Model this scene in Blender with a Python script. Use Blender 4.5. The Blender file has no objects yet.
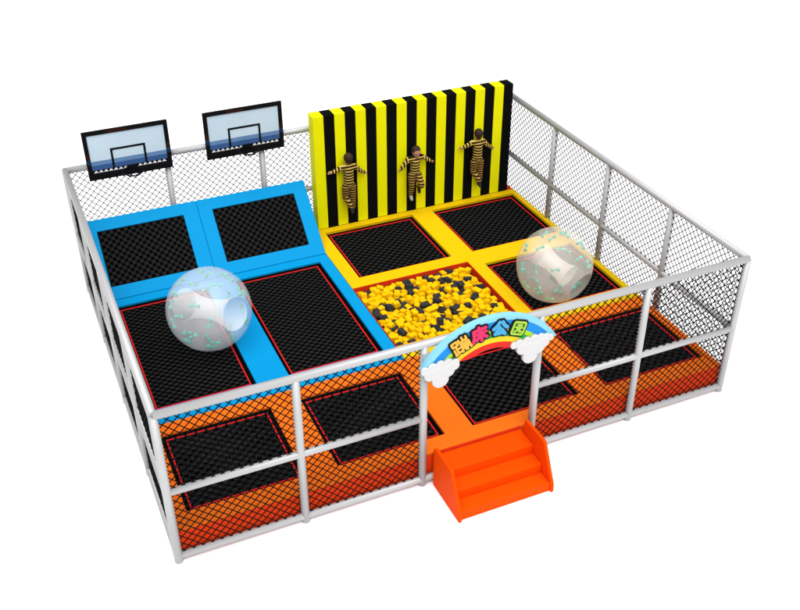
import bpy, bmesh, math, random
from mathutils import Vector, Matrix
random.seed(7)
PI = math.pi
sc = bpy.context.scene
C = sc.collection

# ------------------------------------------------------------------ sizes (metres)
BAY = 1.7086            # fence bay along the front
DEP = 1.7446            # fence bay along the sides
W, D, H = 5*BAY, 4*DEP, 2.4
MID, BOT = 1.19, 0.10   # heights of the middle and bottom rail
TR = 0.055              # tube radius
DECK = 0.495            # top of the padding
PAD = 0.05              # thickness of the padding
MATZ = DECK - 0.058     # height of the jumping mats

# ------------------------------------------------------------------ materials
TONE = .82    # all paints a little below full strength, the floor stays white
def new_mat(name):
    m = bpy.data.materials.new(name); m.use_nodes = True
    nt = m.node_tree
    return m, nt, nt.nodes['Principled BSDF']

def plain(name, col, rough=0.55, spec=0.2, vary=0.0, scale=6.0, bump=0.0, bscale=220.0, metal=0.0):
    """principled paint / vinyl / foam with an optional soft variation of the colour and a fine grain"""
    m, nt, b = new_mat(name)
    if name != 'white_floor': col = tuple(c*TONE for c in col)
    b.inputs['Roughness'].default_value = rough
    b.inputs['Specular IOR Level'].default_value = spec
    b.inputs['Metallic'].default_value = metal
    b.inputs['Base Color'].default_value = (*col, 1)
    tc = nt.nodes.new('ShaderNodeTexCoord')
    if vary:
        n = nt.nodes.new('ShaderNodeTexNoise'); n.inputs['Scale'].default_value = scale
        n.inputs['Detail'].default_value = 4
        nt.links.new(tc.outputs['Object'], n.inputs['Vector'])
        mx = nt.nodes.new('ShaderNodeMix'); mx.data_type = 'RGBA'
        mx.inputs['A'].default_value = (*[c*(1-vary) for c in col], 1)
        mx.inputs['B'].default_value = (*[min(1, c*(1+vary)) for c in col], 1)
        nt.links.new(n.outputs['Fac'], mx.inputs['Factor'])
        nt.links.new(mx.outputs['Result'], b.inputs['Base Color'])
    if bump:
        n2 = nt.nodes.new('ShaderNodeTexNoise'); n2.inputs['Scale'].default_value = bscale
        nt.links.new(tc.outputs['Object'], n2.inputs['Vector'])
        bp = nt.nodes.new('ShaderNodeBump'); bp.inputs['Strength'].default_value = bump
        bp.inputs['Distance'].default_value = 0.004
        nt.links.new(n2.outputs['Fac'], bp.inputs['Height'])
        nt.links.new(bp.outputs['Normal'], b.inputs['Normal'])
    return m

def math_node(nt, op, a, b=None):
    n = nt.nodes.new('ShaderNodeMath'); n.operation = op
    for i, v in enumerate((a, b)):
        if v is None: continue
        if isinstance(v, (int, float)): n.inputs[i].default_value = v
        else: nt.links.new(v, n.inputs[i])
    return n.outputs[0]

def woven(name, sx, sy, dark, light, soft):
    """black jumping mat woven of flat bands: a checker of raised and sunk cells"""
    m, nt, b = new_mat(name)
    tc = nt.nodes.new('ShaderNodeTexCoord'); sp = nt.nodes.new('ShaderNodeSeparateXYZ')
    nt.links.new(tc.outputs['Object'], sp.inputs[0])
    s = math_node(nt, 'MULTIPLY', math_node(nt, 'SINE', math_node(nt, 'MULTIPLY', sp.outputs['X'], PI/sx)),
                  math_node(nt, 'SINE', math_node(nt, 'MULTIPLY', sp.outputs['Y'], PI/sy)))
    mr = nt.nodes.new('ShaderNodeMapRange'); mr.interpolation_type = 'SMOOTHSTEP'
    nt.links.new(s, mr.inputs['Value'])
    mr.inputs['From Min'].default_value = soft[0]; mr.inputs['From Max'].default_value = soft[1]
    no = nt.nodes.new('ShaderNodeTexNoise'); no.inputs['Scale'].default_value = 9
    nt.links.new(tc.outputs['Object'], no.inputs['Vector'])
    f = math_node(nt, 'MULTIPLY', mr.outputs['Result'], math_node(nt, 'ADD', math_node(nt, 'MULTIPLY', no.outputs['Fac'], .5), .72))
    mx = nt.nodes.new('ShaderNodeMix'); mx.data_type = 'RGBA'
    mx.inputs['A'].default_value = (dark, dark, dark, 1); mx.inputs['B'].default_value = (light, light, light, 1)
    nt.links.new(f, mx.inputs['Factor'])
    nt.links.new(mx.outputs['Result'], b.inputs['Base Color'])
    b.inputs['Roughness'].default_value = .9; b.inputs['Specular IOR Level'].default_value = .015
    bp = nt.nodes.new('ShaderNodeBump'); bp.inputs['Strength'].default_value = .4; bp.inputs['Distance'].default_value = .006
    nt.links.new(s, bp.inputs['Height']); nt.links.new(bp.outputs['Normal'], b.inputs['Normal'])
    return m

def film(name, col, alpha, gloss=.45):
    """thin clear plastic film: mostly see-through, a little milky, slightly glossy"""
    m, nt, b = new_mat(name)
    nt.nodes.remove(b)
    out = nt.nodes['Material Output']
    tr = nt.nodes.new('ShaderNodeBsdfTransparent')
    df = nt.nodes.new('ShaderNodeBsdfDiffuse'); df.inputs['Color'].default_value = (*col, 1)
    tl = nt.nodes.new('ShaderNodeBsdfTranslucent'); tl.inputs['Color'].default_value = (*col, 1)
    m1 = nt.nodes.new('ShaderNodeMixShader'); m1.inputs['Fac'].default_value = .18
    nt.links.new(df.outputs[0], m1.inputs[1]); nt.links.new(tl.outputs[0], m1.inputs[2])
    gl = nt.nodes.new('ShaderNodeBsdfGlossy'); gl.inputs['Roughness'].default_value = .18
    m2 = nt.nodes.new('ShaderNodeMixShader'); m2.inputs['Fac'].default_value = alpha
    nt.links.new(tr.outputs[0], m2.inputs[1]); nt.links.new(m1.outputs[0], m2.inputs[2])
    lw = nt.nodes.new('ShaderNodeLayerWeight'); lw.inputs['Blend'].default_value = .5
    fm = math_node(nt, 'ADD', math_node(nt, 'MULTIPLY', math_node(nt, 'POWER', lw.outputs['Facing'], 3.0), gloss), gloss*.05)
    m3 = nt.nodes.new('ShaderNodeMixShader')
    nt.links.new(fm, m3.inputs['Fac']); nt.links.new(m2.outputs[0], m3.inputs[1]); nt.links.new(gl.outputs[0], m3.inputs[2])
    nt.links.new(m3.outputs[0], out.inputs['Surface'])
    return m

def striped_cloth(name, pitch, ca, cb, armx, phase=0.0):
    """knit with rings round the body, and round the arms where they reach out sideways"""
    m, nt, b = new_mat(name)
    tc = nt.nodes.new('ShaderNodeTexCoord'); sp = nt.nodes.new('ShaderNodeSeparateXYZ')
    nt.links.new(tc.outputs['Object'], sp.inputs[0])
    ax = math_node(nt, 'ABSOLUTE', sp.outputs['X'])
    isarm = math_node(nt, 'GREATER_THAN', ax, armx)
    sel = nt.nodes.new('ShaderNodeMix'); sel.data_type = 'FLOAT'
    nt.links.new(isarm, sel.inputs['Factor']); nt.links.new(sp.outputs['Z'], sel.inputs['A']); nt.links.new(ax, sel.inputs['B'])
    no = nt.nodes.new('ShaderNodeTexNoise'); no.inputs['Scale'].default_value = 9
    nt.links.new(tc.outputs['Object'], no.inputs['Vector'])
    co = math_node(nt, 'ADD', sel.outputs['Result'], math_node(nt, 'MULTIPLY', no.outputs['Fac'], .02))
    w = math_node(nt, 'SINE', math_node(nt, 'ADD', math_node(nt, 'MULTIPLY', co, 2*PI/pitch), phase))
    mr = nt.nodes.new('ShaderNodeMapRange'); nt.links.new(w, mr.inputs['Value'])
    mr.inputs['From Min'].default_value = .05; mr.inputs['From Max'].default_value = .4
    mx = nt.nodes.new('ShaderNodeMix'); mx.data_type = 'RGBA'
    mx.inputs['A'].default_value = (*ca, 1); mx.inputs['B'].default_value = (*cb, 1)
    nt.links.new(mr.outputs['Result'], mx.inputs['Factor']); nt.links.new(mx.outputs['Result'], b.inputs['Base Color'])
    b.inputs['Roughness'].default_value = .9; b.inputs['Specular IOR Level'].default_value = .05
    return m

M = dict(
    ground=plain('white_floor', (.96, .96, .96), .9, .0),
    tube=plain('grey_white_powder_coat', (.48, .48, .485), .5, .2, .03, 3, metal=.3),
    net=plain('black_cord', (.006, .006, .007), .8, .02),
    orange=plain('orange_vinyl', (.78, .142, .008), .55, .03, .03, 4, .15),
    skirt=plain('red_orange_vinyl', (.82, .054, .007), .6, .02, .04, 3, .15),
    blue=plain('blue_vinyl', (.002, .25, .54), .5, .03, .03, 4, .15),
    yellow=plain('yellow_vinyl', (.68, .43, .002), .55, .06, .03, 4, .15),
    lemon=plain('lemon_vinyl', (.86, .84, .002), .6, .05, .02, 4, .12),
    wallblack=plain('black_hook_fabric', (.0045, .0045, .005), .9, .02, .1, 30),
    liner=plain('red_liner', (.6, .034, .006), .6, .06, .05, 5),
    mat=woven('black_woven_mat', .077, .064, .0005, .0135, (-.2, .4)),
    matfine=woven('fine_black_woven_mat', .071, .057, .0005, .0135, (-.2, .4)),
    slopemat=woven('black_checked_mat', .0625, .0625, 0.0008, .0115, (-.12, .12)),
    edge=plain('black_webbing', (.0025, .0022, .0022), .9, .01),
    red=plain('red_webbing', (.62, .014, .014), .7, .04, .05, 30),
    foamy=plain('yellow_foam', (.80, .45, .003), .85, .02, .06, 9, .3, 90),
    foamk=plain('charcoal_foam', (.032, .032, .033), .9, .03, .1, 12, .3, 90),
    stair=plain('bright_orange_plastic', (.86, .066, .0008), .5, .02, .02, 3),
    black=plain('black_paint', (.004, .004, .005), .45, .08),
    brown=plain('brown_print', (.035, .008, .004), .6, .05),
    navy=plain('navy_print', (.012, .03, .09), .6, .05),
    pane=plain('pale_blue_print', (.58, .72, .82), .3, .15, .06, 2.2),
    band=plain('sea_blue_print', (.040, .105, .27), .3, .15, .25, 5),
    band2=plain('haze_blue_print', (.13, .25, .45), .3, .15, .2, 5),
    white=plain('white_print', (.80, .80, .80), .6, .1),
    cloud=plain('white_foam_board', (.60, .60, .60), .6, .1),
    r0=plain('light_blue_paint', (.23, .56, .72), .5, .12),
    r1=plain('blue_paint', (.006, .23, .66), .5, .12),
    r2=plain('lime_paint', (.36, .62, .02), .5, .12),
    r3=plain('green_paint', (.006, .33, .035), .5, .12),
    r4=plain('yellow_paint', (.80, .57, .012), .5, .12),
    r5=plain('red_paint', (.64, .018, .010), .5, .12),
    t0=plain('amber_letter', (.74, .42, .055), .5, .1),
    t1=plain('pink_letter', (.66, .028, .12), .5, .1),
    t2=plain('sky_letter', (.06, .34, .62), .5, .1),
    t3=plain('leaf_letter', (.33, .56, .06), .5, .1),
    film=film('clear_milky_film', (.93, .95, .97), .23, .3),
    filmin=film('clear_milky_inner_film', (.94, .94, .94), .36, .1),
    filmthin=film('clear_thin_film', (.9, .9, .9), .05, .08),
    filmw=film('bounce_tinted_film', (.92, .88, .81), .24, .3),  # clear film, yellow light bounced off the padding put into its tint
    filmwin=film('bounce_tinted_inner_film', (.90, .85, .80), .38, .1),  # tunnel film with the same yellow bounce in its colour
    tie=plain('sea_green_plastic', (.05, .48, .36), .5, .1),
    skin=plain('skin', (.46, .23, .15), .6, .1),
    hair=plain('brown_hair', (.035, .021, .013), .7, .1, .35, 60),
    knit=striped_cloth('striped_knit', .056, (.010, .008, .006), (.50, .34, .07), .165),
    knitleg=striped_cloth('striped_knit_trousers', .052, (.012, .009, .006), (.38, .21, .045), 9),
    shoe=plain('grey_shoe', (.30, .31, .32), .7, .1),
    shoek=plain('dark_shoe', (.025, .026, .03), .7, .1),
    eye=plain('dark_eye', (.01, .008, .006), .3, .3),
    lip=plain('lip', (.38, .11, .09), .5, .1),
)

# ------------------------------------------------------------------ helpers
def obj(name, bm, mat, parent=None, bevel=0.0, seg=2, loc=None):
    me = bpy.data.meshes.new(name)
    bmesh.ops.recalc_face_normals(bm, faces=bm.faces[:])
    bm.to_mesh(me); bm.free()
    for m in (mat if isinstance(mat, (list, tuple)) else [mat]): me.materials.append(m)
    o = bpy.data.objects.new(name, me); C.objects.link(o)
    if parent: o.parent = parent
    if loc: o.location = loc
    if bevel:
        b = o.modifiers.new('bevel', 'BEVEL'); b.width = bevel; b.segments = seg
        b.limit_method = 'ANGLE'; b.angle_limit = math.radians(35)
    return o

def tag(o, label, cat, group=None):
    o['label'] = label; o['category'] = cat
    if group: o['group'] = group
    return o

def thing(name, label, cat, loc=(0, 0, 0), rotz=0, group=None):
    o = bpy.data.objects.new(name, None); C.objects.link(o)
    o.empty_display_size = .2; o.location = loc; o.rotation_euler = (0, 0, rotz)
    return tag(o, label, cat, group)

def dup(root, loc, label):
    r = root.copy(); C.objects.link(r); r.location = loc; r['label'] = label
    for ch in list(root.children):
        c = ch.copy(); C.objects.link(c); c.parent = r
        for g in list(ch.children):
            d = g.copy(); C.objects.link(d); d.parent = c
    return r

def box(bm, x0, x1, y0, y1, z0, z1, mi=0):
    v = [bm.verts.new((x, y, z)) for z in (z0, z1) for y in (y0, y1) for x in (x0, x1)]
    for f in ((0, 2, 3, 1), (4, 5, 7, 6), (0, 1, 5, 4), (2, 6, 7, 3), (0, 4, 6, 2), (1, 3, 7, 5)):
        bm.faces.new([v[i] for i in f]).material_index = mi

def frame_of(d):
    d = d.normalized()
    a = Vector((0, 0, 1)) if abs(d.z) < .9 else Vector((1, 0, 0))
    u = d.cross(a).normalized()
    return u, d.cross(u).normalized()

def tube(bm, p0, p1, r0, r1=None, n=20, caps=True, smooth=True):
    p0, p1 = Vector(p0), Vector(p1); r1 = r0 if r1 is None else r1
    u, v = frame_of(p1-p0)
    rings = []
    for p, r in ((p0, r0), (p1, r1)):
        rings.append([bm.verts.new(p + r*(math.cos(2*PI*i/n)*u + math.sin(2*PI*i/n)*v)) for i in range(n)])
    for i in range(n):
        f = bm.faces.new((rings[0][i], rings[0][(i+1) % n], rings[1][(i+1) % n], rings[1][i])); f.smooth = smooth
    if caps:
        bm.faces.new(rings[0]); bm.faces.new(rings[1][::-1])

def path_tube(bm, pts, r, n=8, closed=False):
    pts = [Vector(p) for p in pts]; k = len(pts); rings = []
    for i in range(k):
        a = pts[i-1] if (i or closed) else pts[i]
        b = pts[(i+1) % k] if (i < k-1 or closed) else pts[i]
        u, v = frame_of(b-a)
        rings.append([bm.verts.new(pts[i] + r*(math.cos(2*PI*j/n)*u + math.sin(2*PI*j/n)*v)) for j in range(n)])
    for i in range(k if closed else k-1):
        A, B = rings[i], rings[(i+1) % k]
        for j in range(n):
            f = bm.faces.new((A[j], A[(j+1) % n], B[(j+1) % n], B[j])); f.smooth = True
    if not closed:
        bm.faces.new(rings[0]); bm.faces.new(rings[-1][::-1])

def ball(bm, c, r, seg=16, rings=10, sc_=(1, 1, 1)):
    m = Matrix.Translation(Vector(c)) @ Matrix.Diagonal((r*sc_[0], r*sc_[1], r*sc_[2], 1))
    res = bmesh.ops.create_uvsphere(bm, u_segments=seg, v_segments=rings, radius=1, matrix=m)
    for v in res['verts']:
        for f in v.link_faces: f.smooth = True

def prism(bm, pts, y0, y1, mi=0):
    """polygon given in x, z pulled out along y"""
    a = [bm.verts.new((x, y0, z)) for x, z in pts]; b = [bm.verts.new((x, y1, z)) for x, z in pts]
    bm.faces.new(a).material_index = mi; bm.faces.new(b[::-1]).material_index = mi
    n = len(pts)
    for i in range(n):
        bm.faces.new((a[i], b[i], b[(i+1) % n], a[(i+1) % n])).material_index = mi

def holed_slab(bm, x0, x1, y0, y1, holes, z0, z1):
    """flat slab with rectangular openings"""
    xs = sorted({x0, x1, *[h[0] for h in holes], *[h[1] for h in holes]})
    ys = sorted({y0, y1, *[h[2] for h in holes], *[h[3] for h in holes]})
    inside = lambda x, y: any(h[0] < x < h[1] and h[2] < y < h[3] for h in holes)
    full = {}
    for i in range(len(xs)-1):
        for j in range(len(ys)-1):
            full[i, j] = not inside((xs[i]+xs[i+1])/2, (ys[j]+ys[j+1])/2)
    vt = {}
    def V(i, j, z):
        if (i, j, z) not in vt: vt[i, j, z] = bm.verts.new((xs[i], ys[j], z))
        return vt[i, j, z]
    for (i, j), ok in full.items():
        if not ok: continue
        bm.faces.new((V(i, j, z1), V(i+1, j, z1), V(i+1, j+1, z1), V(i, j+1, z1)))
        bm.faces.new((V(i, j, z0), V(i, j+1, z0), V(i+1, j+1, z0), V(i+1, j, z0)))
        for (di, dj, a, b) in ((-1, 0, (i, j+1), (i, j)), (1, 0, (i+1, j), (i+1, j+1)), (0, -1, (i, j), (i+1, j)), (0, 1, (i+1, j+1), (i, j+1))):
            if not full.get((i+di, j+dj), False):
                bm.faces.new((V(*a, z1), V(*a, z0), V(*b, z0), V(*b, z1)))

def ring_strip(bm, x0, x1, y0, y1, w, z0, z1):
    holed_slab(bm, x0, x1, y0, y1, [(x0+w, x1-w, y0+w, y1-w)], z0, z1)

# ------------------------------------------------------------------ ground
bm = bmesh.new()
v = [bm.verts.new(p) for p in ((-150, -150, 0), (150, -150, 0), (150, 150, 0), (-150, 150, 0))]
bm.faces.new(v)
g = obj('ground', bm, M['ground']); g['kind'] = 'structure'; g.location.z = 0

# ------------------------------------------------------------------ fences
def net_bm(length, z0, z1, pitch=.122, half=.0074):
    """diamond netting of knotted cord in the local x-z plane"""
    bm = bmesh.new()
    for s in (1, -1):
        k0 = -int((z1-z0)/pitch)-2; k1 = int(length/pitch)+2+int((z1-z0)/pitch)
        for k in range(k0, k1):
            # x = c + s*(z - z0)
            c = k*pitch + .03
            ta, tb = 0.0, z1-z0
            if s > 0:
                ta = max(ta, -c); tb = min(tb, length-c)
            else:
                ta = max(ta, c-length); tb = min(tb, c)
            if tb-ta < .01: continue
            a = Vector((c+s*ta, 0, z0+ta)); b = Vector((c+s*tb, 0, z0+tb))
            tube(bm, a, b, half, n=5, caps=False)
    return bm

def fence(name, label, p0, ang, n, bay, posts, gate=None, ends=(0, 0)):
    root = thing(name, label, 'fence', (*p0, 0), ang)
    L = n*bay
    for i in posts:
        b = bmesh.new(); tube(b, (0, 0, 0), (0, 0, H-.01), TR, n=24)
        obj('post', b, M['tube'], root, loc=(i*bay, 0, 0))
    b = bmesh.new(); tube(b, (0, 0, H), (L, 0, H), TR, n=24)
    for e, x in zip(ends, (0, L)):
        if e: ball(b, (x, 0, H), TR, 24, 14)
    obj('top_rail', b, M['tube'], root)
    b = bmesh.new(); tube(b, (0, 0, BOT), (L, 0, BOT), TR*.9, n=20); obj('bottom_rail', b, M['tube'], root)
    spans = [(0, n)] if gate is None else [(0, gate), (gate+1, n)]
    for a, z in spans:
        b = bmesh.new(); tube(b, (a*bay, 0, MID), (z*bay, 0, MID), TR*.9, n=20); obj('middle_rail', b, M['tube'], root)
    for i in range(n):
        if i == gate: continue
        obj('net', net_bm(bay, BOT, H), M['net'], root, loc=(i*bay, 0, 0))
    return root

fence('netted_fence', 'front fence of grey tubes and black net with the entrance gap', (0, 0), 0, 5, BAY, range(6), gate=2)
fence('netted_fence', 'left side fence seen edge on beside the blue trampolines', (0, 0), PI/2, 4, DEP, (1, 2, 3, 4), ends=(0, 1))
fence('netted_fence', 'right side fence of grey tubes and black net beside the yellow padding', (W, 0), PI/2, 4, DEP, (1, 2, 3, 4), ends=(0, 1))
fence('netted_fence', 'back fence of tubes and net behind slopes, carrying the basketball boards', (0, D), 0, 5, BAY, (1, 2, 3, 4))

# ------------------------------------------------------------------ padded decks and their openings
E0 = .060   # black margin outside the red line
orange_r = [(.29, 1.77, .33, 1.78), (2.35, 3.83, .33, 1.78), (4.39, 6.04, .33, 1.78), (6.62, 8.29, .33, 1.78)]
blue_r = [(.31, 1.75, 2.50, 5.33), (2.38, 3.82, 2.50, 5.33)]
yellow_r = [(4.39, 6.07, 4.64, 6.26), (6.62, 8.31, 4.64, 6.26), (6.62, 8.31, 2.50, 4.05)]
PIT = (4.118, 6.35, 2.50, 4.37)
def sink(r):
    # the openings were measured at the height of the padding, the mats lie lower
    k = (9.588-MATZ-.009)/(9.588-DECK); cx, cy = -.857, -8.957
    return (cx+(r[0]-cx)*k, cx+(r[1]-cx)*k, cy+(r[2]-cy)*k, cy+(r[3]-cy)*k)
orange_r, blue_r, yellow_r = ([sink(r) for r in q] for q in (orange_r, blue_r, yellow_r))
grow = lambda r: (r[0]-E0, r[1]+E0, r[2]-E0, r[3]+E0)
XL, XR, YF, YB = .03, W-.018, .045, D-.08

def deck(label, mat, x0, x1, y0, y1, holes, skirts):
    root = thing('padded_deck', label, 'padding', ((x0+x1)/2, (y0+y1)/2, 0))
    ox, oy = root.location.x, root.location.y
    b = bmesh.new()
    holed_slab(b, x0-ox, x1-ox, y0-oy, y1-oy, [(h[0]-ox, h[1]-ox, h[2]-oy, h[3]-oy) for h in holes], DECK-PAD, DECK)
    obj('pad', b, mat, root, bevel=.012, seg=3)
    t = .03
    for (a, c, d, e) in skirts:
        b = bmesh.new(); box(b, a-ox, c-ox, d-oy, e-oy, .01, DECK-PAD-.001); obj('skirt', b, M['skirt'], root, bevel=.006)
    return root
i_ = .006
deck('orange padding along the front with red orange skirt', M['orange'], XL, XR, YF, 2.148, [grow(r) for r in orange_r],
     [(XL+i_, XR-i_, YF+i_, YF+.04), (XL+i_, XL+.04, YF+.045, 2.14), (XR-.04, XR-i_, YF+.045, 2.14)])
deck('flat blue padding in front of the two slopes', M['blue'], XL, 4.112, 2.152, 5.680, [grow(r) for r in blue_r],
     [(XL+i_, XL+.04, 2.16, 5.67)])
deck('yellow padding round the foam pit and below the striped wall', M['yellow'], 4.116, XR, 2.152, 6.566,
     [grow(r) for r in yellow_r] + [(4.116, PIT[1], PIT[2], PIT[3])], [(XR-.04, XR-i_, 2.16, 6.56)])

def trampoline(r, label, mat='mat', group='trampolines set in the padding'):
    x, y = (r[0]+r[1])/2, (r[2]+r[3])/2; w, h = (r[1]-r[0])/2, (r[3]-r[2])/2
    root = thing('trampoline', label, 'trampoline', (x, y, MATZ), 0, group)
    b = bmesh.new(); box(b, -w+.02, w-.02, -h+.02, h-.02, -.03, 0); obj('mat', b, M[mat], root)
    b = bmesh.new(); ring_strip(b, -w-E0-.02, w+E0+.02, -h-E0-.02, h+E0+.02, E0+.02, -.03, .002); obj('edge', b, M['edge'], root)
    b = bmesh.new(); ring_strip(b, -w, w, -h, h, .022, -.02, .009); obj('border_line', b, M['red'], root, bevel=.004)
    return root
for r, l in zip(orange_r, ('black trampoline in the orange padding at the front left corner',
                           'black trampoline in orange padding between the left corner one and the entrance',
                           'black trampoline in orange padding right behind the stairs and rainbow arch',
                           'black trampoline in the orange padding at the front right corner')):
    trampoline(r, l)
for r, l in zip(blue_r, ('long black trampoline in blue padding under the left bubble ball',
                         'long black trampoline in blue padding next to the foam pit')):
    trampoline(r, l, 'matfine')
for r, l in zip(yellow_r, ('black trampoline in yellow padding below the striped wall, beside the blue slope',
                           'black trampoline in yellow padding below the striped wall, at the back right corner',
                           'black trampoline in yellow padding under the right bubble ball')):
    trampoline(r, l)

# ------------------------------------------------------------------ sloped trampolines at the back
FOOT, TOPY, TOPZ = 5.682, 6.77, 1.50
SL = math.hypot(TOPY-FOOT, TOPZ-DECK); SA = math.atan2(TOPZ-DECK, TOPY-FOOT)
def slope(x0, x1, mx0, mx1, label):
    xc = (x0+x1)/2
    root = thing('sloped_trampoline', label, 'trampoline', (xc, FOOT, DECK-PAD), 0, 'sloped blue trampolines below the basketball boards')
    hw = (x1-x0)/2; v0, v1 = .238, 1.258
    def place(o):
        o.location = (0, 0, PAD); o.rotation_euler = (SA, 0, 0); return o
    b = bmesh.new(); holed_slab(b, -hw, hw, 0, SL, [(mx0-xc, mx1-xc, v0, v1)], -.05, 0)
    place(obj('pad', b, M['blue'], root, bevel=.012, seg=3))
    b = bmesh.new(); box(b, mx0-xc-.02, mx1-xc+.02, v0-.02, v1+.02, -.055, -.018)
    place(obj('mat', b, M['slopemat'], root))
    b = bmesh.new()
    pr = [(.075, 0), (TOPY-FOOT+.04, 0), (TOPY-FOOT+.04, TOPZ-DECK+PAD-.085), (TOPY-FOOT+.0, TOPZ-DECK-.03)]
    a = [b.verts.new((-hw+.004, y, z)) for y, z in pr]; c = [b.verts.new((hw-.004, y, z)) for y, z in pr]
    b.faces.new(a); b.faces.new(c[::-1])
    for i in range(4): b.faces.new((a[i], c[i], c[(i+1) % 4], a[(i+1) % 4]))
    # the wedge stays below the pad: its upper edge follows the underside
    obj('wedge', b, M['blue'], root)
    return root
slope(.035, 2.069, .285, 1.795, 'blue sloped trampoline with checked black mat in the back left corner')
slope(2.0715, 4.112, 2.32, 3.855, 'blue sloped trampoline with checked black mat beside the striped wall')

# ------------------------------------------------------------------ foam pit and its blocks
pc = ((PIT[0]+PIT[1])/2, (PIT[2]+PIT[3])/2)
root = thing('foam_pit', 'sunken square pit with red lining in the yellow padding', 'foam pit', (*pc, 0))
pw, ph = (PIT[1]-PIT[0])/2, (PIT[3]-PIT[2])/2
b = bmesh.new(); box(b, -pw, pw, -ph, ph, .20, .23); obj('floor', b, M['liner'], root)
for q in ((-pw, pw, ph-.012, ph-.002), (-pw, pw, -ph+.002, -ph+.012), (pw-.012, pw-.002, -ph+.013, ph-.013), (-pw+.004, -pw+.014, -ph+.013, ph-.013)):
    b = bmesh.new(); box(b, *q, .231, DECK-.004); obj('lining', b, M['liner'], root)

def block_mesh(sx, sy, sz, mat):
    b = bmesh.new(); sx, sy, sz = .9*sx, .9*sy, .9*sz
    box(b, -sx/2, sx/2, -sy/2, sy/2, -sz/2, sz/2)
    bmesh.ops.bevel(b, geom=b.edges[:], offset=.007, segments=2, affect='EDGES')
    me = bpy.data.meshes.new('foam_block'); b.to_mesh(me); b.free(); me.materials.append(mat); return me
ym = [block_mesh(*s, M['foamy']) for s in ((.115, .115, .115), (.13, .11, .11), (.16, .11, .105), (.12, .12, .09), (.18, .12, .10))]
km = [block_mesh(*s, M['foamk']) for s in ((.12, .115, .11), (.17, .11, .10), (.15, .12, .11))]
NX, NY = 17, 15
def put_block(x, y, z, tilt, dark=None):
    if dark is None: dark = random.random() < .2
    me = random.choice(km if dark else ym)
    o = bpy.data.objects.new('foam_block', me); C.objects.link(o)
    R = .10
    o.location = (min(max(x, PIT[0]+R), PIT[1]-R), min(max(y, PIT[2]+R), PIT[3]-R), z)
    o.rotation_euler = (random.gauss(0, tilt), random.gauss(0, tilt), random.choice((0, PI/2)) + random.gauss(.1, .35))
    if dark: tag(o, 'charcoal foam block lying loose among yellow ones in the pit', 'foam block', 'charcoal foam blocks in the pit')
    else: tag(o, 'bright yellow foam block lying loose in the red lined pit', 'foam block', 'yellow foam blocks in the pit')
for i in range(NX):
    for j in range(NY):
        x = PIT[0]+.09+(PIT[1]-PIT[0]-.18)*(i+.5*(j % 2)+random.uniform(-.22, .22))/(NX-.5)
        y = PIT[2]+.09+(PIT[3]-PIT[2]-.18)*(j+random.uniform(-.22, .22))/(NY-1)
        put_block(x, y, .395+random.uniform(-.03, .03), .14, (i*2+j*5+random.choice((0, 0, 0, 1))) % 9 in (0, 4))
for k in range(40):
    put_block(random.uniform(PIT[0]+.1, PIT[1]-.15), random.uniform(PIT[2]+.1, PIT[3]-.2), .455+random.uniform(-.015, .015), .2)

# ------------------------------------------------------------------ striped climbing wall
WX0, WX1, WY0, WY1, WZ0, WZ1 = 4.29, 8.385, 6.57, 6.83, .445, 2.77
root = thing('striped_wall', 'tall padded wall of upright yellow and black stripes at the back', 'wall', ((WX0+WX1)/2, (WY0+WY1)/2, WZ0))
b = bmesh.new(); hw = (WX1-WX0)/2; hd = (WY1-WY0)/2
box(b, -hw+.01, hw-.01, -hd+.02, hd, 0, WZ1-WZ0-.01); obj('backing', b, M['wallblack'], root)
nst = 20; sw = 2*hw/nst
for k in range(nst):
    b = bmesh.new(); box(b, -hw+k*sw+.0008, -hw+(k+1)*sw-.0008, -hd, hd+.004, .05, WZ1-WZ0)
    obj('stripe', b, M['lemon'] if k % 2 == 0 else M['wallblack'], root, bevel=.008, seg=3)
# red sill that carries the wall
root = thing('wall_base', 'low red base strip showing at the right foot of the striped wall', 'base', ((4.12+XR)/2, 6.74, 0))
b = bmesh.new(); w2 = (XR-4.12)/2; box(b, -w2, w2, -.17, .17, .01, WZ0-.002)
box(b, WX1+.006-(4.12+XR)/2, w2, -.17, .12, WZ0-.002, DECK-.006)
obj('base_body', b, M['liner'], root)

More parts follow.
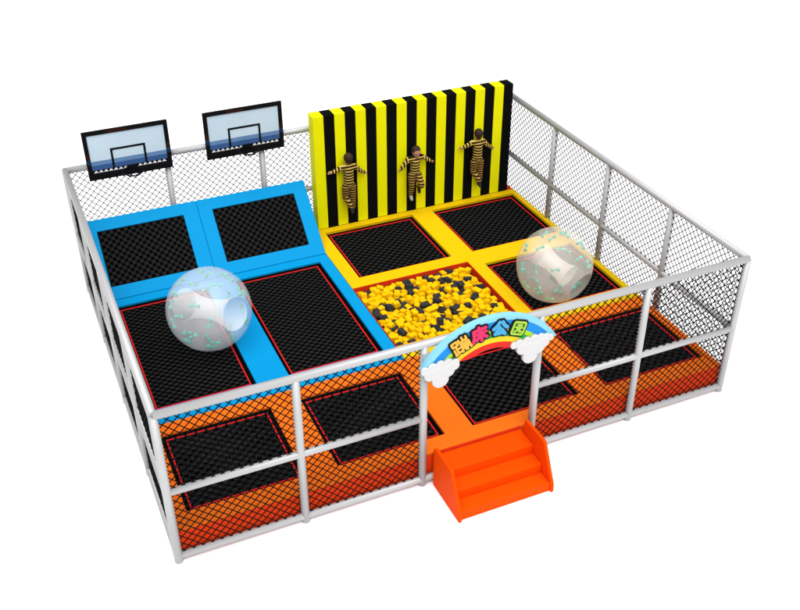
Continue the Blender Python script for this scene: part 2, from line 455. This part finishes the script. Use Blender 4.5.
# ------------------------------------------------------------------ basketball boards
def board(label, x0):
    bw, bh = 1.43, .88
    root = thing('basketball_board', label, 'basketball hoop', (x0+bw/2, 6.88, 2.18), 0, 'basketball boards on the back fence')
    f = .074; hw = bw/2
    b = bmesh.new(); box(b, -hw+.01, hw-.01, .004, .03, .01, bh-.01); obj('back_plate', b, M['black'], root)
    fr = bmesh.new()
    box(fr, -hw, hw, -.02, .02, 0, f*1.35); box(fr, -hw, hw, -.02, .02, bh-f, bh)
    box(fr, -hw, -hw+f, -.02, .02, f*1.35, bh-f); box(fr, hw-f, hw, -.02, .02, f*1.35, bh-f)
    obj('frame', fr, M['black'], root, bevel=.004)
    z0 = f*1.35+.002; z1 = bh-f-.002
    zb0, zb1 = z0+.075, z0+.235
    b = bmesh.new(); box(b, -hw+f, hw-f, -.004, .003, zb1+.0, z1); obj('pane', b, M['pane'], root)
    b = bmesh.new(); box(b, -hw+f, hw-f, -.004, .003, zb0, zb0+.085); obj('sea_band', b, M['band'], root)
    b = bmesh.new(); box(b, -hw+f, hw-f, -.004, .003, zb0+.0855, zb1-.001); obj('sky_band', b, M['band2'], root)
    b = bmesh.new(); box(b, -hw+f, hw-f, -.003, .003, z0, zb0-.001); obj('black_band', b, M['black'], root)
    n = 15; pit = (2*hw-2*f-.04)/n
    for ks in (range(0, 7), range(9, n)):
      b = bmesh.new()
      for k in ks:
          cx = -hw+f+.02+(k+.5)*pit
          prism(b, [(cx-pit*.46, z0+.026), (cx-pit*.06, z0+.026), (cx+pit*.02, z0+.034), (cx+pit*.10, z0+.026), (cx+pit*.44, z0+.026), (cx+pit*.12, z0+.064), (cx-pit*.14, z0+.064)], -.0065, -.0032)
      obj('white_marks', b, M['white'], root)
    b = bmesh.new(); tx = .295; t0, t1, tt = .18, .53, .036
    box(b, -tx, tx, -.009, -.0045, t1-tt, t1); box(b, -tx, -tx+tt, -.009, -.0045, t0, t1-tt); box(b, tx-tt, tx, -.009, -.0045, t0, t1-tt)
    obj('target_frame', b, M['black'], root)
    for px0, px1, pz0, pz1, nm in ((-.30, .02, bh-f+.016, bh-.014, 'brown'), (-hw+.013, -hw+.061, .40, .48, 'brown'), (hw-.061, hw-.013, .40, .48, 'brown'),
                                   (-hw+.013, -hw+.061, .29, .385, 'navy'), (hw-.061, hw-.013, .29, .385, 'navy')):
        pb = bmesh.new(); box(pb, px0, px1, -.0225, -.018, pz0, pz1); obj(nm+'_print', pb, M[nm], root)  # thin brown and navy patches on the frame
    # ring, its arm and the short black net
    rc = Vector((0, -.215, .15)); rr = .18
    b = bmesh.new(); path_tube(b, [rc+Vector((rr*math.cos(t*PI/16), rr*math.sin(t*PI/16), 0)) for t in range(32)], .011, 8, True)
    hoop = obj('hoop', b, M['black'], root)
    b = bmesh.new(); box(b, -.07, .07, -.035, -.0205, .07, .18); box(b, -.045, .045, -.06, -.03, .135, .165)
    obj('hoop_arm', b, M['black'], root, bevel=.003)
    b = bmesh.new()
    n = 12
    for s in (1, -1):
        for k in range(n):
            pts = []
            for m in range(5):
                t = m/4; a = 2*PI*(k+s*t*1.5)/n; r = rr*(1-.5*t**.8)
                pts.append(rc+Vector((r*math.cos(a), r*math.sin(a), -.006-.075*t)))
            path_tube(b, pts, .005, 5)
    obj('hoop_net', b, M['net'], root)
    # clamps on the fence rail
    for s in (-1, 1):
        b = bmesh.new(); box(b, s*.4-.03, s*.4+.03, .031, .05, .1, .36)
        obj('clamp', b, M['tube'], root)
    return root
board('left basketball board near the back left corner, above the left slope', .355)
board('right basketball board beside the striped wall, above the second slope', 2.395)

# ------------------------------------------------------------------ clear bubble balls with a tunnel
def bubble_ball(label, loc, R, axis, lobes, m_out, m_in, twist, half, rend, rmid):
    axis = Vector(axis).normalized()
    root = thing('bubble_ball', label, 'bubble ball', (loc[0], loc[1], loc[2]-R), 0, 'clear bubble balls on the trampolines')
    rot = Vector((0, 0, 1)).rotation_difference(axis).to_matrix().to_4x4() @ Matrix.Rotation(twist, 4, 'Z')
    T = Matrix.Translation((0, 0, R)) @ rot
    a0 = math.asin(.40)
    def surf(th, ph):
        k = 1 + lobes*math.cos(9*ph)*math.sin(th)**3
        return Vector((R*k*math.sin(th)*math.cos(ph), R*k*math.sin(th)*math.sin(ph), R*math.cos(th)))
    def revolve(fn, n, m):
        b = bmesh.new(); g_ = []
        for i in range(n+1): g_.append([b.verts.new(T @ fn(i/n, 2*PI*j/m)) for j in range(m)])
        for i in range(n):
            for j in range(m):
                f = b.faces.new((g_[i][j], g_[i][(j+1) % m], g_[i+1][(j+1) % m], g_[i+1][j])); f.smooth = True
        return b
    obj('outer_film', revolve(lambda t, ph: surf(a0+(PI-2*a0)*t, ph), 48, 96), m_out, root)
    def tun(t, ph):
        u = 2*t-1; r = R*(rmid+(rend-rmid)*abs(u)**2.1)
        return Vector((r*math.cos(ph), r*math.sin(ph), R*half*u))
    obj('tunnel', revolve(tun, 32, 64), m_in, root)
    for e in (-1, 1):       # thin funnel from the tunnel's mouth to the outer film
        def fun(t, ph):
            r = R*(rend+(.40-rend)*t**.8)
            return Vector((r*math.cos(ph), r*math.sin(ph), e*R*(half+(math.cos(a0)-half)*t)))
        if math.cos(a0)-half > .02: obj('funnel', revolve(fun, 8, 64), M['filmthin'], root)
    n = 34
    for k in range(n):
        z = 1-2*(k+.5)/n
        if abs(z) > .82: continue
        th = math.acos(z); ph = k*2.39996
        p = surf(th, ph)*.90
        nrm = p.normalized(); u, w = frame_of(nrm); ang = random.uniform(0, PI)
        d = math.cos(ang)*u + math.sin(ang)*w
        b = bmesh.new(); h = .07
        tube(b, T @ (p-d*h), T @ (p-d*h*.15), .034, .010, 12); tube(b, T @ (p+d*h*.15), T @ (p+d*h), .010, .034, 12)
        tube(b, T @ (p-d*h*.2), T @ (p+d*h*.2), .010, n=10)
        obj('tie', b, M['tie'], root, bevel=.004)
    return root
bubble_ball('clear bubble ball on the long blue trampoline at the left', (1.51, 3.82, 1.12), .665, (.50, -.835, .22), .002, M['film'], M['filmin'], .3, .86, .40, .245)
bubble_ball('clear bounce tinted bubble ball on the yellow trampoline at the right', (7.16, 2.80, 1.09), .64, (.323, -.902, -.286), .016, M['filmw'], M['filmwin'], .1, .50, .33, .235)

# ------------------------------------------------------------------ stairs
root = thing('stairs', 'small bright orange three step stairs at the entrance', 'stairs', (4.28, -.46, 0))
ox, oy = 4.28, -.46
SX0, SX1 = 3.55, 5.012
prof = [(-.065, 0), (-.065, .655), (-.10, .695), (-.56, .70), (-.60, .675), (-.868, .14), (-.876, .10), (-.876, 0)]
for x0, x1 in ((SX0, SX0+.048), (SX1-.048, SX1)):
    b = bmesh.new()
    a = [b.verts.new((x0-ox, y-oy, z)) for y, z in prof]; c = [b.verts.new((x1-ox, y-oy, z)) for y, z in prof]
    b.faces.new(a); b.faces.new(c[::-1])
    for i in range(len(prof)): b.faces.new((a[i], c[i], c[(i+1) % len(prof)], a[(i+1) % len(prof)]))
    obj('side_panel', b, M['stair'], root, bevel=.012, seg=3)
for y0, y1, z in ((-.84, -.602, .15), (-.60, -.352, .30), (-.35, .02, .45)):
    b = bmesh.new()
    if z < .4: box(b, SX0+.05-ox, SX1-.05-ox, y0-oy, y1-oy, 0.002, z)
    else:
        box(b, SX0+.05-ox, SX1-.05-ox, y0-oy, .018-oy, 0.002, z)
    obj('step', b, M['stair'], root, bevel=.008, seg=3)
b = bmesh.new(); box(b, SX0+.05-ox, SX1-.05-ox, .020-oy, .042-oy, .20, .488); obj('riser', b, M['liner'], root)

# ------------------------------------------------------------------ rainbow arch sign
AX, AZ = 4.305, 1.49
root = thing('rainbow_sign', 'rainbow arch sign with colourful characters and white clouds above the entrance', 'sign', (AX, -.095, AZ))
def arc_band(r0, r1, y0, y1, zmin, n=56):
    """ring sector above zmin"""
    b = bmesh.new()
    a0 = math.asin(max(0, zmin/r1)); a1 = math.asin(max(0, zmin/r0))
    P = []
    for i in range(n+1):
        t = i/n
        ta = a0+(PI-2*a0)*t; tb = a1+(PI-2*a1)*t
        P.append((r1*math.cos(ta), r1*math.sin(ta), r0*math.cos(tb), r0*math.sin(tb)))
    q = [[b.verts.new(p) for p in ((p4[0], y0, p4[1]), (p4[2], y0, p4[3]), (p4[2], y1, p4[3]), (p4[0], y1, p4[1]))] for p4 in P]
    for i in range(n):
        for k in range(4): b.faces.new((q[i][k], q[i][(k+1) % 4], q[i+1][(k+1) % 4], q[i+1][k]))
    b.faces.new(q[0]); b.faces.new(q[-1][::-1])
    return b
for r0, r1, m, yf in ((1.088, 1.158, 'r0', -.052), (.965, 1.0875, 'r1', -.045), (.902, .9645, 'r2', -.045), (.836, .9015, 'r3', -.045), (.757, .8355, 'r4', -.045), (.668, .7565, 'r5', -.050)):
    obj('rainbow_band', arc_band(r0, r1, yf, .034, .60), M[m], root, bevel=.004 if m in ('r0', 'r5') else 0)
for s in (-1, 1):
    b = bmesh.new(); box(b, s*(BAY/2)-.04+(2.5*BAY-AX), s*(BAY/2)+.04+(2.5*BAY-AX), .034, .06, .68, .80); obj('bracket', b, M['tube'], root)
def cloud(discs):
    b = bmesh.new(); n = 32
    for k, (x, z, r) in enumerate(discs):
        yf = -.080-.0013*k
        rr = [(r, -.028-.0007*k), (r, yf+.010), (r-.003, yf+.003), (r-.010, yf)]
        L = [[b.verts.new((x-AX+q*math.cos(2*PI*i/n), y, z-AZ+q*math.sin(2*PI*i/n)+.03)) for i in range(n)] for q, y in rr]
        for A, B in zip(L, L[1:]):
            for i in range(n):
                b.faces.new((A[i], A[(i+1) % n], B[(i+1) % n], B[i])).smooth = True
        b.faces.new(L[-1]); b.faces.new(L[0][::-1])
    return obj('cloud', b, M['cloud'], root)
cloud([(3.365, 2.06, .062), (3.47, 2.085, .068), (3.58, 2.095, .070), (3.69, 2.10, .066), (3.79, 2.095, .050), (3.43, 1.985, .085), (3.55, 1.96, .115), (3.575, 1.875, .118), (3.68, 1.99, .095), (3.77, 2.05, .07)])
cloud([(4.64, 2.095, .052), (4.72, 2.10, .066), (4.83, 2.105, .068), (4.945, 2.11, .070), (5.045, 2.105, .064), (5.125, 2.095, .056), (5.185, 2.075, .046), (4.77, 2.01, .09), (4.885, 1.97, .12), (4.89, 1.86, .112), (5.0, 1.97, .10), (5.085, 2.03, .08)])

GL = [  # strokes of the four characters in a unit square
  [[(.06, .93), (.37, .93), (.37, .68), (.06, .68), (.06, .93)], [(.22, .68), (.22, .12)], [(.22, .42), (.40, .42)], [(.06, .46), (.06, .10)], [(.02, .07), (.42, .15)],
   [(.50, .93), (.50, .73), (.96, .73), (.96, .93)], [(.73, 1.0), (.73, .73)],
   [(.47, .04), (.52, .25), (.52, .58), (.69, .58), (.69, .06)], [(.52, .41), (.69, .41)], [(.52, .25), (.69, .25)],
   [(.77, .04), (.82, .25), (.82, .58), (1.0, .58), (1.0, .06)], [(.82, .41), (1.0, .41)], [(.82, .25), (1.0, .25)]],
  [[(.52, 1.02), (.57, .93)], [(.16, .85), (.97, .85)], [(.16, .85), (.15, .42), (.03, .05)], [(.30, .58), (.95, .58)], [(.60, .76), (.60, .03)], [(.57, .56), (.44, .33), (.27, .17)], [(.63, .56), (.76, .33), (.96, .17)]],
  [[(.40, .95), (.30, .72), (.06, .50)], [(.62, .95), (.74, .72), (.97, .52)], [(.46, .56), (.20, .13), (.76, .18)], [(.63, .38), (.86, .06)]],
  [[(.10, .93), (.90, .93), (.97, .84), (.97, .14), (.90, .05), (.10, .05), (.03, .14), (.03, .84), (.10, .93)], [(.34, .74), (.67, .74)], [(.24, .56), (.77, .56)], [(.43, .56), (.40, .36), (.24, .22)], [(.58, .56), (.58, .28), (.79, .26)]],
]
def strokes_bm(strokes, cx, cz, ang, size, w, y0, y1, sh=(0, 0)):
    b = bmesh.new(); ca, sa = math.cos(ang), math.sin(ang); k = 0
    for st in strokes:
        for p, q in zip(st, st[1:]):
            P = []
            for (x, z) in (p, q):
                u, v_ = (x-.5)*size[0], (z-.5)*size[1]
                P.append((cx+u*ca-v_*sa+sh[0], cz+u*sa+v_*ca+sh[1]))
            d = math.atan2(P[1][1]-P[0][1], P[1][0]-P[0][0]); r = w/2; pts = []
            for i in range(9): a = d+PI/2+PI*i/8; pts.append((P[0][0]+r*math.cos(a), P[0][1]+r*math.sin(a)))
            for i in range(9): a = d-PI/2+PI*i/8; pts.append((P[1][0]+r*math.cos(a), P[1][1]+r*math.sin(a)))
            prism(b, pts, y0-.00025*k, y1); k += 1
    return b
for k, (cx, cz, deg, sw_, sz_, w) in enumerate(((3.855, 2.335, 26, .235, .235, .030), (4.115, 2.43, 11, .215, .215, .046), (4.415, 2.445, -5, .215, .205, .052), (4.69, 2.37, -20, .19, .20, .030))):
    ch = obj('character', strokes_bm(GL[k], cx-AX, cz-AZ+.02, math.radians(deg), (sw_, sz_), w, -.072, -.058), M['t%d' % k], root)
    obj('outline', strokes_bm(GL[k], cx-AX, cz-AZ+.02, math.radians(deg), (sw_, sz_), w+.048, -.062, -.046), M['black'], ch)

# ------------------------------------------------------------------ children on the striped wall
def fuse(parts_fn, voxel, smooth, name, mat, parent):
    b = bmesh.new(); parts_fn(b)
    me = bpy.data.meshes.new('tmp'); b.to_mesh(me); b.free()
    t = bpy.data.objects.new('tmp', me); C.objects.link(t)
    r = t.modifiers.new('r', 'REMESH'); r.mode = 'VOXEL'; r.voxel_size = voxel; r.use_smooth_shade = True
    s = t.modifiers.new('s', 'SMOOTH'); s.iterations = smooth; s.factor = .5
    dg = bpy.context.evaluated_depsgraph_get(); dg.update()
    out = bpy.data.meshes.new_from_object(t.evaluated_get(dg)); out.name = name
    bpy.data.objects.remove(t); bpy.data.meshes.remove(me)
    out.materials.clear(); out.materials.append(mat)
    for p in out.polygons: p.use_smooth = True
    o = bpy.data.objects.new(name, out); C.objects.link(o)
    if parent: o.parent = parent
    return o

def limb(b, pts, rad):
    for (p, q, r0, r1) in zip(pts, pts[1:], rad, rad[1:]):
        tube(b, p, q, r0, r1, 14); ball(b, p, r0, 14, 8)
    ball(b, pts[-1], rad[-1], 14, 8)

def hand(b, wrist, d, up):
    """palm with four fingers of different lengths and a thumb leaving its side"""
    d = Vector(d).normalized(); up = Vector(up); up = (up-up.dot(d)*d).normalized(); side = d.cross(up)
    wv = Vector(wrist)
    palm = wv+d*.028
    for k in (-1, 0, 1): limb(b, [wv+side*.004*k, palm+side*.012*k], [.014, .012])
    for k, l in zip((-1.5, -.5, .5, 1.5), (.030, .037, .034, .026)):
        a = palm+side*.0095*k+d*.008; m = a+d*l*.55+side*.002*k; e = m+d*l*.42-up*.010
        limb(b, [a, m, e], [.0066, .006, .005])
    a = wv+d*.012-side*.016; limb(b, [a, a+d*.016-side*.014, a+d*.034-side*.017-up*.004], [.0078, .007, .0058])

def child(name_label, loc, J, face, shoe_mats):
    """J: joints in local metres; face: direction the face looks in"""
    root = thing('person', name_label, 'person', loc, 0, 'children clinging to the striped wall')
    f = Vector(face).normalized()
    hc = Vector(J['head']); hr = .088
    def body(b):
        ball(b, hc, hr, 20, 14, (.86, .95, 1.12))
        ball(b, hc+f*.022-Vector((0, 0, .045)), .058, 16, 10, (.9, .9, .95))
        ball(b, hc+f*.088-Vector((0, 0, .012)), .014, 10, 8, (.8, .9, 1.1))
        side = f.cross(Vector((0, 0, 1))).normalized()
        for s in (-1, 1): ball(b, hc+side*s*.077-Vector((0, 0, .005)), .02, 10, 8, (.55, .8, 1.15))
        limb(b, [hc-Vector((0, 0, .06)), J['neck']], [.042, .043])
        ch, pv = Vector(J['chest']), Vector(J['pelvis'])
        limb(b, [J['neck'], ch, pv], [.05, .082, .080])
        for s, k in (('l', -1), ('r', 1)):
            sh, el, wr = (Vector(J[q+s]) for q in ('sh', 'el', 'wr'))
            limb(b, [ch+Vector((0, 0, .05)), sh, el, wr], [.06, .042, .032, .020])
            dd = wr-el; hand(b, wr, dd, f)
            hp, kn, an = (Vector(J[q+s]) for q in ('hp', 'kn', 'an'))
            limb(b, [pv, hp, kn, an], [.075, .066, .046, .030])
    bodyo = fuse(body, .0062, 3, 'body', M['skin'], root)
    def top(b):
        ch, pv = Vector(J['chest']), Vector(J['pelvis'])
        limb(b, [Vector(J['neck'])-Vector((0, 0, .012)), ch, pv+Vector((0, 0, .02))], [.060, .097, .094])
        for s in 'lr':
            sh, el, wr = (Vector(J[q+s]) for q in ('sh', 'el', 'wr'))
            limb(b, [ch+Vector((0, 0, .05)), sh, el, wr+(el-wr)*.08], [.072, .054, .044, .033])
    fuse(top, .009, 3, 'striped_sweater', M['knit'], root)
    def legs(b):
        pv = Vector(J['pelvis'])
        for s in 'lr':
            hp, kn, an = (Vector(J[q+s]) for q in ('hp', 'kn', 'an'))
            limb(b, [pv, hp, kn, an], [.088, .078, .060, .046])
    fuse(legs, .009, 3, 'striped_trousers', M['knitleg'], root)
    def hair(b):
        ball(b, hc-f*.012+Vector((0, 0, .022)), hr*1.06, 20, 14, (.93, .98, 1.02))
        ball(b, hc-f*.045-Vector((0, 0, .02)), .062, 16, 10, (1.1, .75, 1.1))
    ho = fuse(hair, .008, 2, 'hair', M['hair'], root)
    side = f.cross(Vector((0, 0, 1))).normalized()
    # keep the face clear of hair
    for v_ in ho.data.vertices:
        p = v_.co-hc
        if p.dot(f) > .028 and p.z < .052:
            v_.co -= f*min(.055, (p.dot(f)-.028)*1.25+.010)
    for s in (-1, 1):
        b = bmesh.new(); ball(b, hc+f*.0775+side*s*.030+Vector((0, 0, .006)), .0095, 10, 8); obj('eye', b, M['eye'], root)
    b = bmesh.new(); ball(b, hc+f*.074-Vector((0, 0, .050)), .018, 10, 8, (1, .5, .32)); obj('mouth', b, M['lip'], root)
    for s, sm in zip('lr', shoe_mats):
        an = Vector(J['an'+s]); fd = Vector(J['ft'+s]).normalized()
        def sh(b): limb(b, [an-fd*.016+Vector((0, 0, -.012)), an+fd*.05+Vector((0, 0, -.022)), an+fd*.095+Vector((0, 0, -.024))], [.036, .035, .029])
        fuse(sh, .007, 2, 'shoe', M[sm], root)
    return root

back = dict(head=(0, .0, 1.075), neck=(0, 0, .955), chest=(0, .0, .83), pelvis=(.0, .0, .56),
            shl=(-.125, 0, .915), ell=(-.235, .01, .865), wrl=(-.335, .02, .845), shr=(.125, 0, .90), elr=(.215, .01, .80), wrr=(.315, .02, .735),
            hpl=(-.062, 0, .50), knl=(-.070, .02, .29), anl=(-.025, -.15, .155), ftl=(.15, -.35, -.9),
            hpr=(.062, 0, .50), knr=(.072, .0, .27), anr=(.075, .0, .07), ftr=(0, .55, -.85))
k1 = child('child in striped suit with spread arms facing the wall, the left one', (4.90, 6.465, .835), back, (.0, 1, 0) if False else (0, .9, -.12), ('shoek', 'shoek'))
k3 = dup(k1, (7.605, 6.465, .835), 'child in striped suit with spread arms facing the wall, the right one')
front = dict(head=(.005, -.03, .965), neck=(0, .0, .865), chest=(-.005, .005, .755), pelvis=(-.01, .0, .53),
             shl=(-.135, 0, .835), ell=(-.235, -.02, .745), wrl=(-.315, -.03, .665), shr=(.125, 0, .835), elr=(.225, -.01, .775), wrr=(.315, -.02, .715),
             hpl=(-.072, 0, .47), knl=(-.085, -.03, .27), anl=(-.095, .0, .075), ftl=(-.1, -.75, -.55),
             hpr=(.055, 0, .47), knr=(.065, -.16, .31), anr=(.075, -.01, .215), ftr=(0, -.2, -.95))
child('child in striped suit facing forward with bent head, middle of the wall', (6.265, 6.465, .835), front, (.05, -.86, -.5), ('shoe', 'shoek'))

# ------------------------------------------------------------------ studio light
w = bpy.data.worlds.new('World'); sc.world = w; w.use_nodes = True
bg = w.node_tree.nodes['Background']; bg.inputs['Color'].default_value = (1, 1, 1, 1); bg.inputs['Strength'].default_value = .42
def lamp(name, strength, angle, direction, col=(1, 1, 1)):
    l = bpy.data.lights.new(name, 'SUN'); l.energy = strength; l.angle = math.radians(angle); l.color = col
    o = bpy.data.objects.new(name, l); C.objects.link(o)
    o.rotation_euler = Vector(direction).to_track_quat('-Z', 'Y').to_euler()
    return o
lamp('softbox_lamp', 5.5, 75, (.04, .36, -1))

# ------------------------------------------------------------------ camera
cam = bpy.data.cameras.new('camera'); co = bpy.data.objects.new('camera', cam); C.objects.link(co)
cam.sensor_width = 36; cam.lens = 973.6317/800*36; cam.clip_end = 500
yaw, pitch, roll = .414956262, -.586546305, -.00282557542
fw = Vector((math.sin(yaw)*math.cos(pitch), math.cos(yaw)*math.cos(pitch), math.sin(pitch)))
rt = fw.cross(Vector((0, 0, 1))).normalized(); up = rt.cross(fw)
cr, sr = math.cos(roll), math.sin(roll)
rt, up = cr*rt+sr*up, -sr*rt+cr*up
co.matrix_world = Matrix(((rt.x, up.x, -fw.x, -.856865064), (rt.y, up.y, -fw.y, -8.95684971), (rt.z, up.z, -fw.z, 9.58805541), (0, 0, 0, 1)))
sc.camera = co

sc.view_settings.view_transform = 'Standard'; sc.view_settings.look = 'None'
sc.view_settings.exposure = 0; sc.view_settings.gamma = 1
sc.cycles.max_bounces = 10; sc.cycles.diffuse_bounces = 5; sc.cycles.transparent_max_bounces = 24
